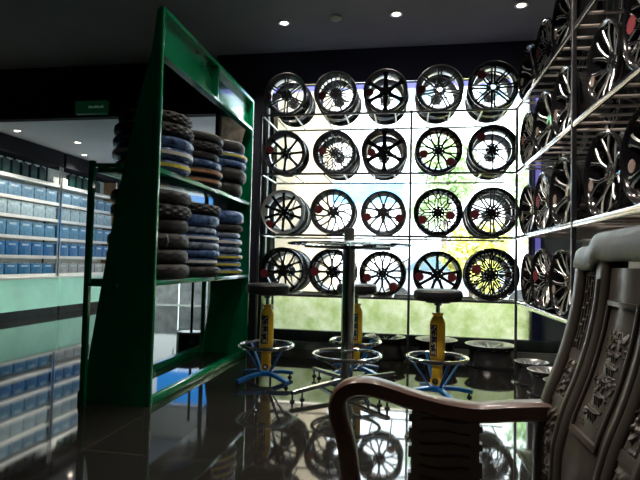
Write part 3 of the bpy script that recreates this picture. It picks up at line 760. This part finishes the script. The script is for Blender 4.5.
# black stand behind the green rack
t = thing('pedestal_stand', 'black round drum-based pole stand seen beneath the green rack', 'stand', (-2.33, 5.35, 0))
obj('drum_base', lathe(BM(), [(0, 0), (.155, 0), (.155, .17), (.145, .185), (0, .185)], 32), blk, t)
obj('drum_rim', lathe(BM(), [(.150, .17), (.160, .17), (.160, .19), (.150, .19)], 32, closed=True), mat('dull_brass', (.25, .2, .1), metal=.7, rough=.4), t)
obj('pole', T([(0, 0, .185), (0, 0, .78)], .014), blk, t)

# ------------------------------------------------------------------ chrome bar table
TX, TY = -.455, 3.95
t = thing('bar_table', 'round glass bar table on a tall chrome pole with foot ring', 'table', (TX, TY, 0))
obj('glass_top', lathe(BM(), [(0, 1.105), (.47, 1.105), (.475, 1.110), (.475, 1.114), (.47, 1.118), (0, 1.118)], 64), tableglass, t)
obj('pole', lathe(BM(), [(0, .07), (.05, .07), (.05, 1.03), (.05, 1.104), (0, 1.104)], 32), chrome, t)
obj('pole_finial', lathe(BM(), [(0, 1.119), (.050, 1.119), (.050, 1.135), (.040, 1.145), (.040, 1.225), (.034, 1.24), (0, 1.243)], 28), steel, t)
for k in range(4):
    a = math.radians(35 + 90 * k); c, s = math.cos(a), math.sin(a)
    obj('top_arm', T([(c * .05, s * .05, 1.085), (c * .37, s * .37, 1.090)], 0, sq=(.016, .013)), chrome, t)
pts = [(.257 * math.cos(2 * PI * i / 48), .257 * math.sin(2 * PI * i / 48), .268) for i in range(48)]
obj('foot_ring', T(pts, .0135, closed=True), chrome, t)
for k in range(4):
    a = math.radians(15 + 90 * k); c, s = math.cos(a), math.sin(a)
    obj('ring_strut', T([(c * .045, s * .045, .15), (c * .25, s * .25, .262)], .006), chrome, t)
for k, ad in enumerate((128, 232, 308, 50)):
    a = math.radians(ad); c, s = math.cos(a), math.sin(a)
    L = obj('base_leg', T([(c * .04, s * .04, .085), (c * .54, s * .54, .062)], 0, sq=(.018, .014)), chrome, t)
    for rr in (.53, .44):
        obj('levelling_foot', lathe(BM(), [(0, 0), (.018, 0), (.018, .010), (.007, .014), (.007, .055), (0, .055)], 14, cx=c * rr, cy=s * rr), rubber, L)

# ------------------------------------------------------------------ carved wooden settee
HX = [(.44, .279), (.503, .279), (.56, .279), (.618, .282), (.66, .292), (.70, .303), (.754, .324), (.79, .336), (.826, .346), (.86, .354), (.903, .362), (.95, .367), (1.004, .371), (1.06, .373)]
def XH(h):
    if h <= HX[0][0]: return HX[0][1]
    for (a, b), (c, d) in zip(HX, HX[1:]):
        if a <= h <= c: return b + (d - b) * (h - a) / (c - a)
    return HX[-1][1]
CY = 1.245
CH = thing('carved_settee', 'dark carved wooden settee with curled arm in the right foreground', 'chair', (0, 0, 0))
def bsheet(bm, s0, s1, h0, h1, t0, t1, bev=.006, nh=None, top=None):
    """a board following the reclining back: t = distance proud of the back plane (towards the seat)"""
    nh = nh or max(2, int((h1 - h0) / .022)); rings = []
    if callable(s0): f0 = s0
    else: f0 = lambda h: s0
    if callable(s1): f1 = s1
    else: f1 = lambda h: s1
    for i in range(nh + 1):
        h = h0 + (h1 - h0) * i / nh; a = f0(h); b = f1(h); x = XH(h)
        prof = [(a, t0), (a, t1 - bev), (a + bev, t1), (b - bev, t1), (b, t1 - bev), (b, t0)]
        rings.append([bm.verts.new((x + .010 - t, CY - s, h)) for s, t in prof])
    for i in range(nh):
        for k in range(6): bm.faces.new((rings[i][k], rings[i][(k + 1) % 6], rings[i + 1][(k + 1) % 6], rings[i + 1][k]))
    bm.faces.new(rings[0]); bm.faces.new(rings[-1])
    return bm
def BS(*a, **k): return bsheet(BM(), *a, **k)
L = .865                      # length of the settee back
# stiles (mirror pairs)
st = [(0, .052), (.130, .160), (.160, .190)]
for a, b in ((0, .052), (L - .052, L)): obj('back_stile', BS(a, b, .44, 1.0, -.045, .012, bev=.01), wood, CH, 50)
mids = [(.125, .185), (.350, .405), (.460, .515), (.680, .740)]
for a, b in mids:
    q = obj('back_stile', BS(a, b, .44, .985, -.03, .008, bev=.008), wood, CH, 50)
    obj('bead_moulding', BS((a + b) / 2 - .006, (a + b) / 2 + .006, .46, .95, .0, .013, .005), wood, q, 50)
# crest rail with stepped shoulder
def crest():
    bm = BM(); N = 46; rings = []
    for i in range(N + 1):
        s = L * i / N; d = min(s, L - s)
        top = 1.018 + (.0 if d < .075 else (.024 * min(1, (d - .075) / .03))) + .004 * math.sin(PI * s / L)
        top -= .004 * max(0, 1 - d / .012)
        d2 = d
        bot = .966 if d < .11 else (.966 + .018 * min(1, (d - .11) / .03))
        pr = [(bot, -.03), (bot, .010), (bot + .006, .014), (top - .03, .014), (top - .006, .010), (top, .002), (top - .004, -.03)]
        rings.append([bm.verts.new((XH(h) + .010 - t, CY - s, h)) for h, t in pr])
    for i in range(N):
        for k in range(7): bm.faces.new((rings[i][k], rings[i][(k + 1) % 7], rings[i + 1][(k + 1) % 7], rings[i + 1][k]))
    bm.faces.new(rings[0]); bm.faces.new(rings[-1]); return bm
obj('crest_rail', crest(), wood, CH, 50)
obj('lower_rail', BS(.0, L, .44, .50, -.03, .010), wood, CH)
# pierced fret strips and small carved panels
def fret(a, b, seed):
    rnd = random.Random(seed); bm = BM()
    bsheet(bm, a, b, .80, .965, -.018, -.003, .001)
    w = b - a
    for f in (.1, .34, .62, .86):
        bsheet(bm, a + w * f - .003, a + w * f + .003, .805, .955, -.012, .003, .0015)
    h = .815; k = 0
    while h < .952:
        f = (.22, .50, .76)[k % 3]
        bsheet(bm, a + w * (f - .17), a + w * (f + .17), h - .0025, h + .0025, -.012, .004, .001, nh=2)
        c = Vector((XH(h) + .007, CY - (a + w * f), h))
        bmesh.ops.create_icosphere(bm, subdivisions=2, radius=.0038, matrix=Matrix.Translation(c) @ Matrix.Diagonal((1, 1.0, 1.3, 1)))
        h += .0115; k += 1
    bsheet(bm, a, b, .954, .962, -.018, .003, .002, nh=2)
    return bm
def floral(a, b, h0, h1, seed, deep=.010):
    """relief carving as a height field between borders"""
    bm = BM(); nu = 34; nv = int(nu * (h1 - h0) / (b - a) * .9)
    g = []
    for j in range(nv + 1):
        row = []
        for i in range(nu + 1):
            u = i / nu; v = j / nv; h = h0 + (h1 - h0) * v; s = a + (b - a) * u
            p = Vector((s * 105 + seed, h * 105, seed * 3.1))
            d = noise.noise(p) ; r1 = 1 - abs(noise.noise(p * .55 + Vector((9, 3, 1)))) * 4
            e = min(u, 1 - u, v * 2, (1 - v) * 2); m = max(0, min(1, (e - .06) * 14))
            z = m * deep * max(0, .45 * r1 + .55 * d + .12)
            row.append(bm.verts.new((XH(h) + .009 - z, CY - s, h)))
        g.append(row)
    for j in range(nv):
        for i in range(nu): bm.faces.new((g[j][i], g[j][i + 1], g[j + 1][i + 1], g[j + 1][i]))
    # back board
    bsheet(bm, a, b, h0, h1, -.026, -.018, .001)
    return bm
for n_, (a, b) in enumerate(((.054, .123), (.407, .458), (.742, L - .054))):
    obj('fret_panel', fret(a + .004, b - .004, n_), wood, CH, 50)
    obj('cross_rail', BS(a - .004, b + .004, .782, .800, -.02, .002, bev=.003, nh=2), wood, CH)
    obj('carved_panel', floral(a + .002, b - .002, .705, .782, 3 + n_), wood, CH, 60)
    obj('cross_rail', BS(a - .004, b + .004, .688, .705, -.02, .002, bev=.003, nh=2), wood, CH)
    obj('carved_panel', floral(a + .002, b - .002, .50, .688, 8 + n_), wood, CH, 60)
# two picture panels: pines, pagoda and robed figures in relief
def scenic(a, b, h0, h1, seed):
    rnd = random.Random(seed); bm = BM(); w = b - a
    nu, nv = 70, 130; g = []
    for j in range(nv + 1):
        row = []
        for i in range(nu + 1):
            u = i / nu; v = j / nv; h = h0 + (h1 - h0) * v; s = a + w * u
            p = Vector((s * 70 + seed * 5, h * 70, seed * 1.7))
            d = abs(noise.noise(p)) * 1.6; d2 = noise.noise(p * 2.6) * .7 + .25
            band = .5 + .5 * math.sin(v * 17 + 3 * noise.noise(p * .3) + 2.2 * u)
            m = max(0, min(1, (min(u, 1 - u) - .05) * 12)) * max(0, min(1, (.90 - v) * 7)) * max(0, min(1, v * 12))
            z = .0085 * m * max(0, min(1, (d + d2) * (.35 + .9 * band)))
            row.append(bm.verts.new((XH(h) + .014 - z, CY - s, h)))
        g.append(row)
    for j in range(nv):
        for i in range(nu): bm.faces.new((g[j][i], g[j][i + 1], g[j + 1][i + 1], g[j + 1][i]))
    def put(s, h, t, M): return Matrix.Translation((XH(h) + .016 - (t + .012) * .5, CY - s, h)) @ Matrix.Diagonal((.55, 1, 1, 1)) @ M
    D = lambda x, y, z: Matrix.Diagonal((x, y, z, 1))
    # pines
    for s, h, k in ((.18, .86, 1), (.30, .88, 1.3), (.84, .90, 1.2), (.74, .84, .9), (.14, .66, .8), (.86, .52, .9)):
        s_ = a + w * s; hh = h0 + (h1 - h0) * h
        for q in range(3):
            bmesh.ops.create_cone(bm, segments=9, radius1=.010 * k * (1 - .22 * q), radius2=.0006, depth=.018 * k, cap_ends=True, matrix=put(s_, hh + q * .008 * k, -.010, D(.9, 1, 1)))
    # foliage clumps and rocks
    for _ in range(190):
        s_ = a + w * rnd.uniform(.08, .92); hh = h0 + (h1 - h0) * rnd.uniform(.04, .93); r = rnd.uniform(.002, .005)
        if rnd.random() < .5 and hh > h0 + (h1 - h0) * .75: continue
        bmesh.ops.create_icosphere(bm, subdivisions=1, radius=r, matrix=put(s_, hh, -.009 + rnd.uniform(-.002, .004), D(1.1, 1, rnd.uniform(.7, 1.8))))
    # branches
    for _ in range(16):
        s_ = w * rnd.uniform(.15, .85) + a; hh = h0 + (h1 - h0) * rnd.uniform(.1, .85); pts = []
        ang = rnd.uniform(-1, 1)
        for q in range(5):
            pts.append((XH(hh) + .013, CY - s_, hh)); s_ += .007 * math.sin(ang); hh += .008 * math.cos(ang); ang += rnd.uniform(-.6, .6)
            s_ = min(b - .008, max(a + .008, s_))
        tube(bm, pts, [.0022, .002, .0018, .0014, .001], seg=6)
    # pagoda: tiers with flared roofs
    for (sc_, hb, k) in ((.52, .10, 1.0), (.55, .45, .85)):
        s_ = a + w * sc_; hh = h0 + (h1 - h0) * hb
        for q in range(3):
            ww = (.024 - .005 * q) * k; th = .020 * k
            box(bm, -.006, .012, -ww * .7, ww * .7, 0, th, M=put(s_, hh, -.009, Matrix.Identity(4)))
            for c_ in (-.5, 0, .5): box(bm, -.009, .0, ww * c_ - .0012, ww * c_ + .0012, 0, th, M=put(s_, hh, -.009, Matrix.Identity(4)))
            tube(bm, [(XH(hh + th) + .010, CY - s_ + ww * f, hh + th + e) for f, e in ((-1.3, .004), (-.8, .0), (0, .002), (.8, 0), (1.3, .004))], .0026, seg=6)
            hh += th + .006
    # bridge or terrace line
    for hb in (.38, .74):
        hh = h0 + (h1 - h0) * hb
        tube(bm, [(XH(hh) + .011, CY - (a + w * f), hh + e) for f, e in ((.12, .0), (.3, -.006), (.55, -.012), (.8, -.004), (.92, .006))], .003, seg=6)
    # robed figures
    for s, h in ((.36, .60), (.48, .62), (.62, .60), (.72, .63), (.30, .30), (.74, .28), (.42, .40)):
        s_ = a + w * s; hh = h0 + (h1 - h0) * h
        bmesh.ops.create_cone(bm, segments=9, radius1=.0065, radius2=.0032, depth=.022, cap_ends=True, matrix=put(s_, hh, -.007, D(1, 1, 1)))
        bmesh.ops.create_icosphere(bm, subdivisions=2, radius=.0036, matrix=put(s_, hh + .015, -.005, D(1, 1, 1.15)))
        tube(bm, [(XH(hh) + .009, CY - s_ + .003, hh + .007), (XH(hh) + .008, CY - s_ - .006, hh + .003)], .002, seg=6)
    return bm
for n_, (a, b) in enumerate(((.190, .345), (.520, .675))):
    obj('back_splat', BS(a - .003, b + .003, .50, .972, -.03, .001, bev=.004), wood, CH, 50)
    fr = BM(); h0, h1 = .672, .912
    bsheet(fr, a + .010, a + .019, h0, h1, -.006, .007, .003); bsheet(fr, b - .019, b - .010, h0, h1, -.006, .007, .003)
    bsheet(fr, a + .010, b - .010, h0 - .001, h0 + .009, -.006, .007, .003, nh=2); bsheet(fr, a + .010, b - .010, h1 - .009, h1, -.006, .007, .003, nh=2)
    obj('panel_border', fr, wood, CH, 50)
    obj('scenic_carving', scenic(a + .019, b - .019, h0 + .008, h1 - .008, 5 + n_), wood, CH, 45)
# seat and legs
SX0 = -.205
obj('seat', B(SX0, .30, CY - L + .005, CY - .005, .405, .445, .008), wood, CH)
bm = BM(); box(bm, SX0 + .03, .27, CY - .075, CY - .045, .33, .405); box(bm, SX0 + .03, .27, CY - L + .045, CY - L + .075, .33, .405); box(bm, SX0 + .02, SX0 + .05, CY - L + .05, CY - .05, .33, .405); box(bm, .24, .27, CY - L + .05, CY - .05, .33, .405)
obj('apron', bm, wood, CH)
for x in (SX0 + .035, .26):
    for y in (CY - .045, CY - L + .045):
        obj('leg', T([(x, y, .405), (x, y, .10), (x, y, 0)], [1, .85, 1.05], sq=(.028, .028)), wood, CH)
# arms
armc = [(-.122, .44), (-.124, .472), (-.138, .555), (-.157, .615), (-.157, .652), (-.136, .676), (-.099, .685), (-.058, .680), (.000, .665), (.06, .652), (.11, .645), (.16, .643), (.223, .650), (.285, .656), (.32, .658)]
def smooth(pts, n=4):
    out = []
    P = [Vector((a, 0, b)) for a, b in pts]
    for i in range(len(P) - 1):
        p0 = P[max(0, i - 1)]; p1 = P[i]; p2 = P[i + 1]; p3 = P[min(len(P) - 1, i + 2)]
        for k in range(n):
            t_ = k / n
            out.append(.5 * ((2 * p1) + (p2 - p0) * t_ + (2 * p0 - 5 * p1 + 4 * p2 - p3) * t_ * t_ + (3 * p1 - p0 - 3 * p2 + p3) * t_ ** 3))
    out.append(P[-1]); return out
for yc in (CY - .03, CY - L + .03):
    pts = [Vector((p.x, yc, p.z)) for p in smooth(armc)]
    A = obj('armrest', T(pts, 0, sq=(.0195, .028), upv=(0, 1, 0)), woodred, CH, 50)
    # swap: in-plane thickness .039, width .056 across
    # pierced support board with stepped edges
    poly = []
    hs = [.642, .632, .632, .614, .614, .600, .600, .575, .575, .560, .560, .535, .535, .50, .50, .445]
    for k, h in enumerate(hs): poly.append((.012 - (.0 if (k // 2) % 2 == 0 else .007), h))
    for k, h in enumerate(reversed(hs)): poly.append((.160 + (.0 if (k // 2) % 2 == 0 else .007) , min(h, .637)))
    S = obj('arm_support', prism(BM(), poly, yc - .012, yc + .012, 'Y'), wood, CH)
    bm = BM()
    for q in range(7):
        hh = .465 + q * .026
        tube(bm, [(.03 + .022 * k, yc - .013, hh + .003 * math.sin(k * 1.3 + q)) for k in range(6)], .0035, seg=6)
    obj('fretwork', bm, wood, S)

# ------------------------------------------------------------------ outside the window
asph = mat('paving', (.42, .41, .39), rough=.8, var=.12, vscale=3)
struct('ground', B(-30, 30, 5.95, 45, -.22, -.12), asph)
struct('trim_kerb', B(-30, 30, 12.6, 12.8, -.12, .0), mat('kerb_stone', (.6, .6, .58), rough=.8, var=.1))
wf = mat('white_facade', (.78, .79, .80), rough=.8, var=.05); tanf = mat('tan_facade', (.62, .47, .33), rough=.8, var=.08)
wg = mat('office_glass', (.10, .16, .20), rough=.15)
def building(x0, x1, y0, y1, h, m, label, wins):
    t = thing('building', label, 'building', ((x0 + x1) / 2, y0, -.12))
    w = (x1 - x0) / 2
    obj('wall', B(-w, w, 0, y1 - y0, 0, h), m, t)
    obj('roof_parapet', B(-w - .15, w + .15, -.15, y1 - y0 + .15, h, h + .4), wf, t)
    for (a, b, c, d) in wins:
        q = obj('window_surround', (lambda bb: (box(bb, a - .08, b + .08, -.06, .0, c - .08, c), box(bb, a - .08, b + .08, -.06, .0, d, d + .08), box(bb, a - .08, a, -.06, 0, c, d), box(bb, b, b + .08, -.06, 0, c, d), bb)[-1])(BM()), wf, t)
        obj('pane', B(a, b, -.02, -.003, c, d), wg, q)
building(-9, -3.5, 17, 24, 9, tanf, 'tan building across the street seen behind the leftmost wheels', [(-2, -.8, 3.5, 5), (.4, 1.6, 3.5, 5)])
building(-3.2, 14, 19, 27, 12, wf, 'large white building filling the view across the street', [(-6, -4.6, 7, 9), (-3, -1.6, 7, 9), (0, 1.4, 7, 9), (3, 4.4, 7, 9)])
t = thing('awning', 'green sloping awning on the tan building across the street', 'awning', (-4.4, 16.2, 4.2))
bm = BM(); prism(bm, [(-.8, 0), (.8, 1.2), (.8, 1.35), (-.8, .15)], -.6, .6, 'Y'); obj('awning_cover', bm, mat('awning_green', (.05, .5, .2), rough=.6), t)
obj('awning_arm', T([(0, .6, .6), (0, .79, .6)], .04), steel, t)
t = thing('shop_fascia', 'pale blue fascia board over the shop across the street', 'sign', (-1.8, 15.9, 2.85))
obj('fascia_board', B(-1.5, 1.6, 0, .15, 0, .62), mat('sky_blue_sign', (.10, .42, .75), rough=.4, var=.3, vscale=2), t)
obj('fascia_post', T([(-1.4, .07, -2.95), (-1.4, .07, 0)], .05), steel, t); obj('fascia_post', T([(1.5, .07, -2.95), (1.5, .07, 0)], .05), steel, t)
def car(x, y, col, label, rz=0, s=1):
    t = thing('car', label, 'car', (x, y, -.12), rz)
    pr = [(-2.1, .30), (-2.15, .62), (-2.0, .85), (-1.35, .95), (-.75, 1.38), (.65, 1.42), (1.25, 1.02), (2.0, .92), (2.15, .6), (2.1, .28)]
    obj('car_body', prism(BM(), pr, -.82, .82, 'Y', bev=.06), mat('car_paint_' + col[0], col[1], rough=.2, coat=.8), t)
    gl = [(-1.15, .97), (-.68, 1.31), (.58, 1.34), (1.02, 1.0)]
    obj('side_glass', prism(BM(), gl, -.835, .835, 'Y'), wg, t)
    for wx in (-1.3, 1.3):
        for wy in (-.78, .78):
            obj('car_wheel', lathe(BM(), [(0, wy - .1), (.2, wy - .11), (.30, wy - .1), (.32, wy), (.30, wy + .1), (.2, wy + .11), (0, wy + .1)], 24, axis='Y', cx=wx, cz=.32), rubber, t)
    return t
car(1.0, 12.0, ('grey', (.28, .32, .38)), 'grey car parked outside beyond the window rack', .05)
leafy = [mat('yellow_green_leaves', (.80, .76, .22), rough=.6, var=.3, vscale=3), mat('mid_green_leaves', (.36, .50, .22), rough=.6, var=.3, vscale=3)]
bark = mat('tree_bark', (.16, .12, .09), rough=.9, var=.3)
def tree(x, y, z0, z1, rad, m, label, n=2600, seed=1):
    rnd = random.Random(seed); t = thing('tree', label, 'tree', (x, y, -.12), 0, 'street trees outside the window')
    bm = BM(); tube(bm, [(0, 0, 0), (.05, .02, z0 * .5), (0, .05, z0 + .3), (.06, 0, (z0 + z1) / 2)], [.10, .08, .06, .03], seg=8)
    for k in range(6):
        a = k * 1.1; tube(bm, [(0, .03, z0 + .2 * k * .3), (rad * .4 * math.cos(a), rad * .4 * math.sin(a), z0 + .4 + (z1 - z0) * .12 * k)], [.03, .012], seg=6)
    obj('trunk', bm, bark, t)
    bm = BM(); cl = [(rnd.uniform(-.6, .6) * rad, rnd.uniform(-.6, .6) * rad, rnd.uniform(z0 + .3, z1 - .3), rnd.uniform(.3, .55) * rad) for _ in range(16)]
    for _ in range(n):
        c = rnd.choice(cl); d = Vector((rnd.gauss(0, 1), rnd.gauss(0, 1), rnd.gauss(0, 1))).normalized() * c[3] * rnd.uniform(.7, 1.05)
        p = Vector(c[:3]) + d; a = Vector((rnd.gauss(0, 1), rnd.gauss(0, 1), rnd.gauss(0, 1))).normalized(); b_ = a.cross(d.normalized()).normalized(); s_ = rnd.uniform(.05, .09)
        q = [bm.verts.new(p + a * s_ * 1.4), bm.verts.new(p + b_ * s_ * .6), bm.verts.new(p - a * s_ * 1.4), bm.verts.new(p - b_ * s_ * .6)]
        bm.faces.new(q)
    obj('foliage', bm, m, t)
tree(1.15, 9.9, .4, 2.2, .62, leafy[0], 'yellow-green shrub tree outside behind the rightmost wheels', seed=2)
tree(2.45, 9.4, .5, 2.9, .6, leafy[0], 'yellow-leaved tree outside behind the rack corner', seed=3)
tree(.9, 14.0, 1.6, 4.6, .95, leafy[1], 'green tree across the road behind the second column from right', seed=4)
tree(3.4, 13.4, 1.4, 4.8, 1.1, leafy[1], 'green tree across the road behind the rack corner post', seed=5)
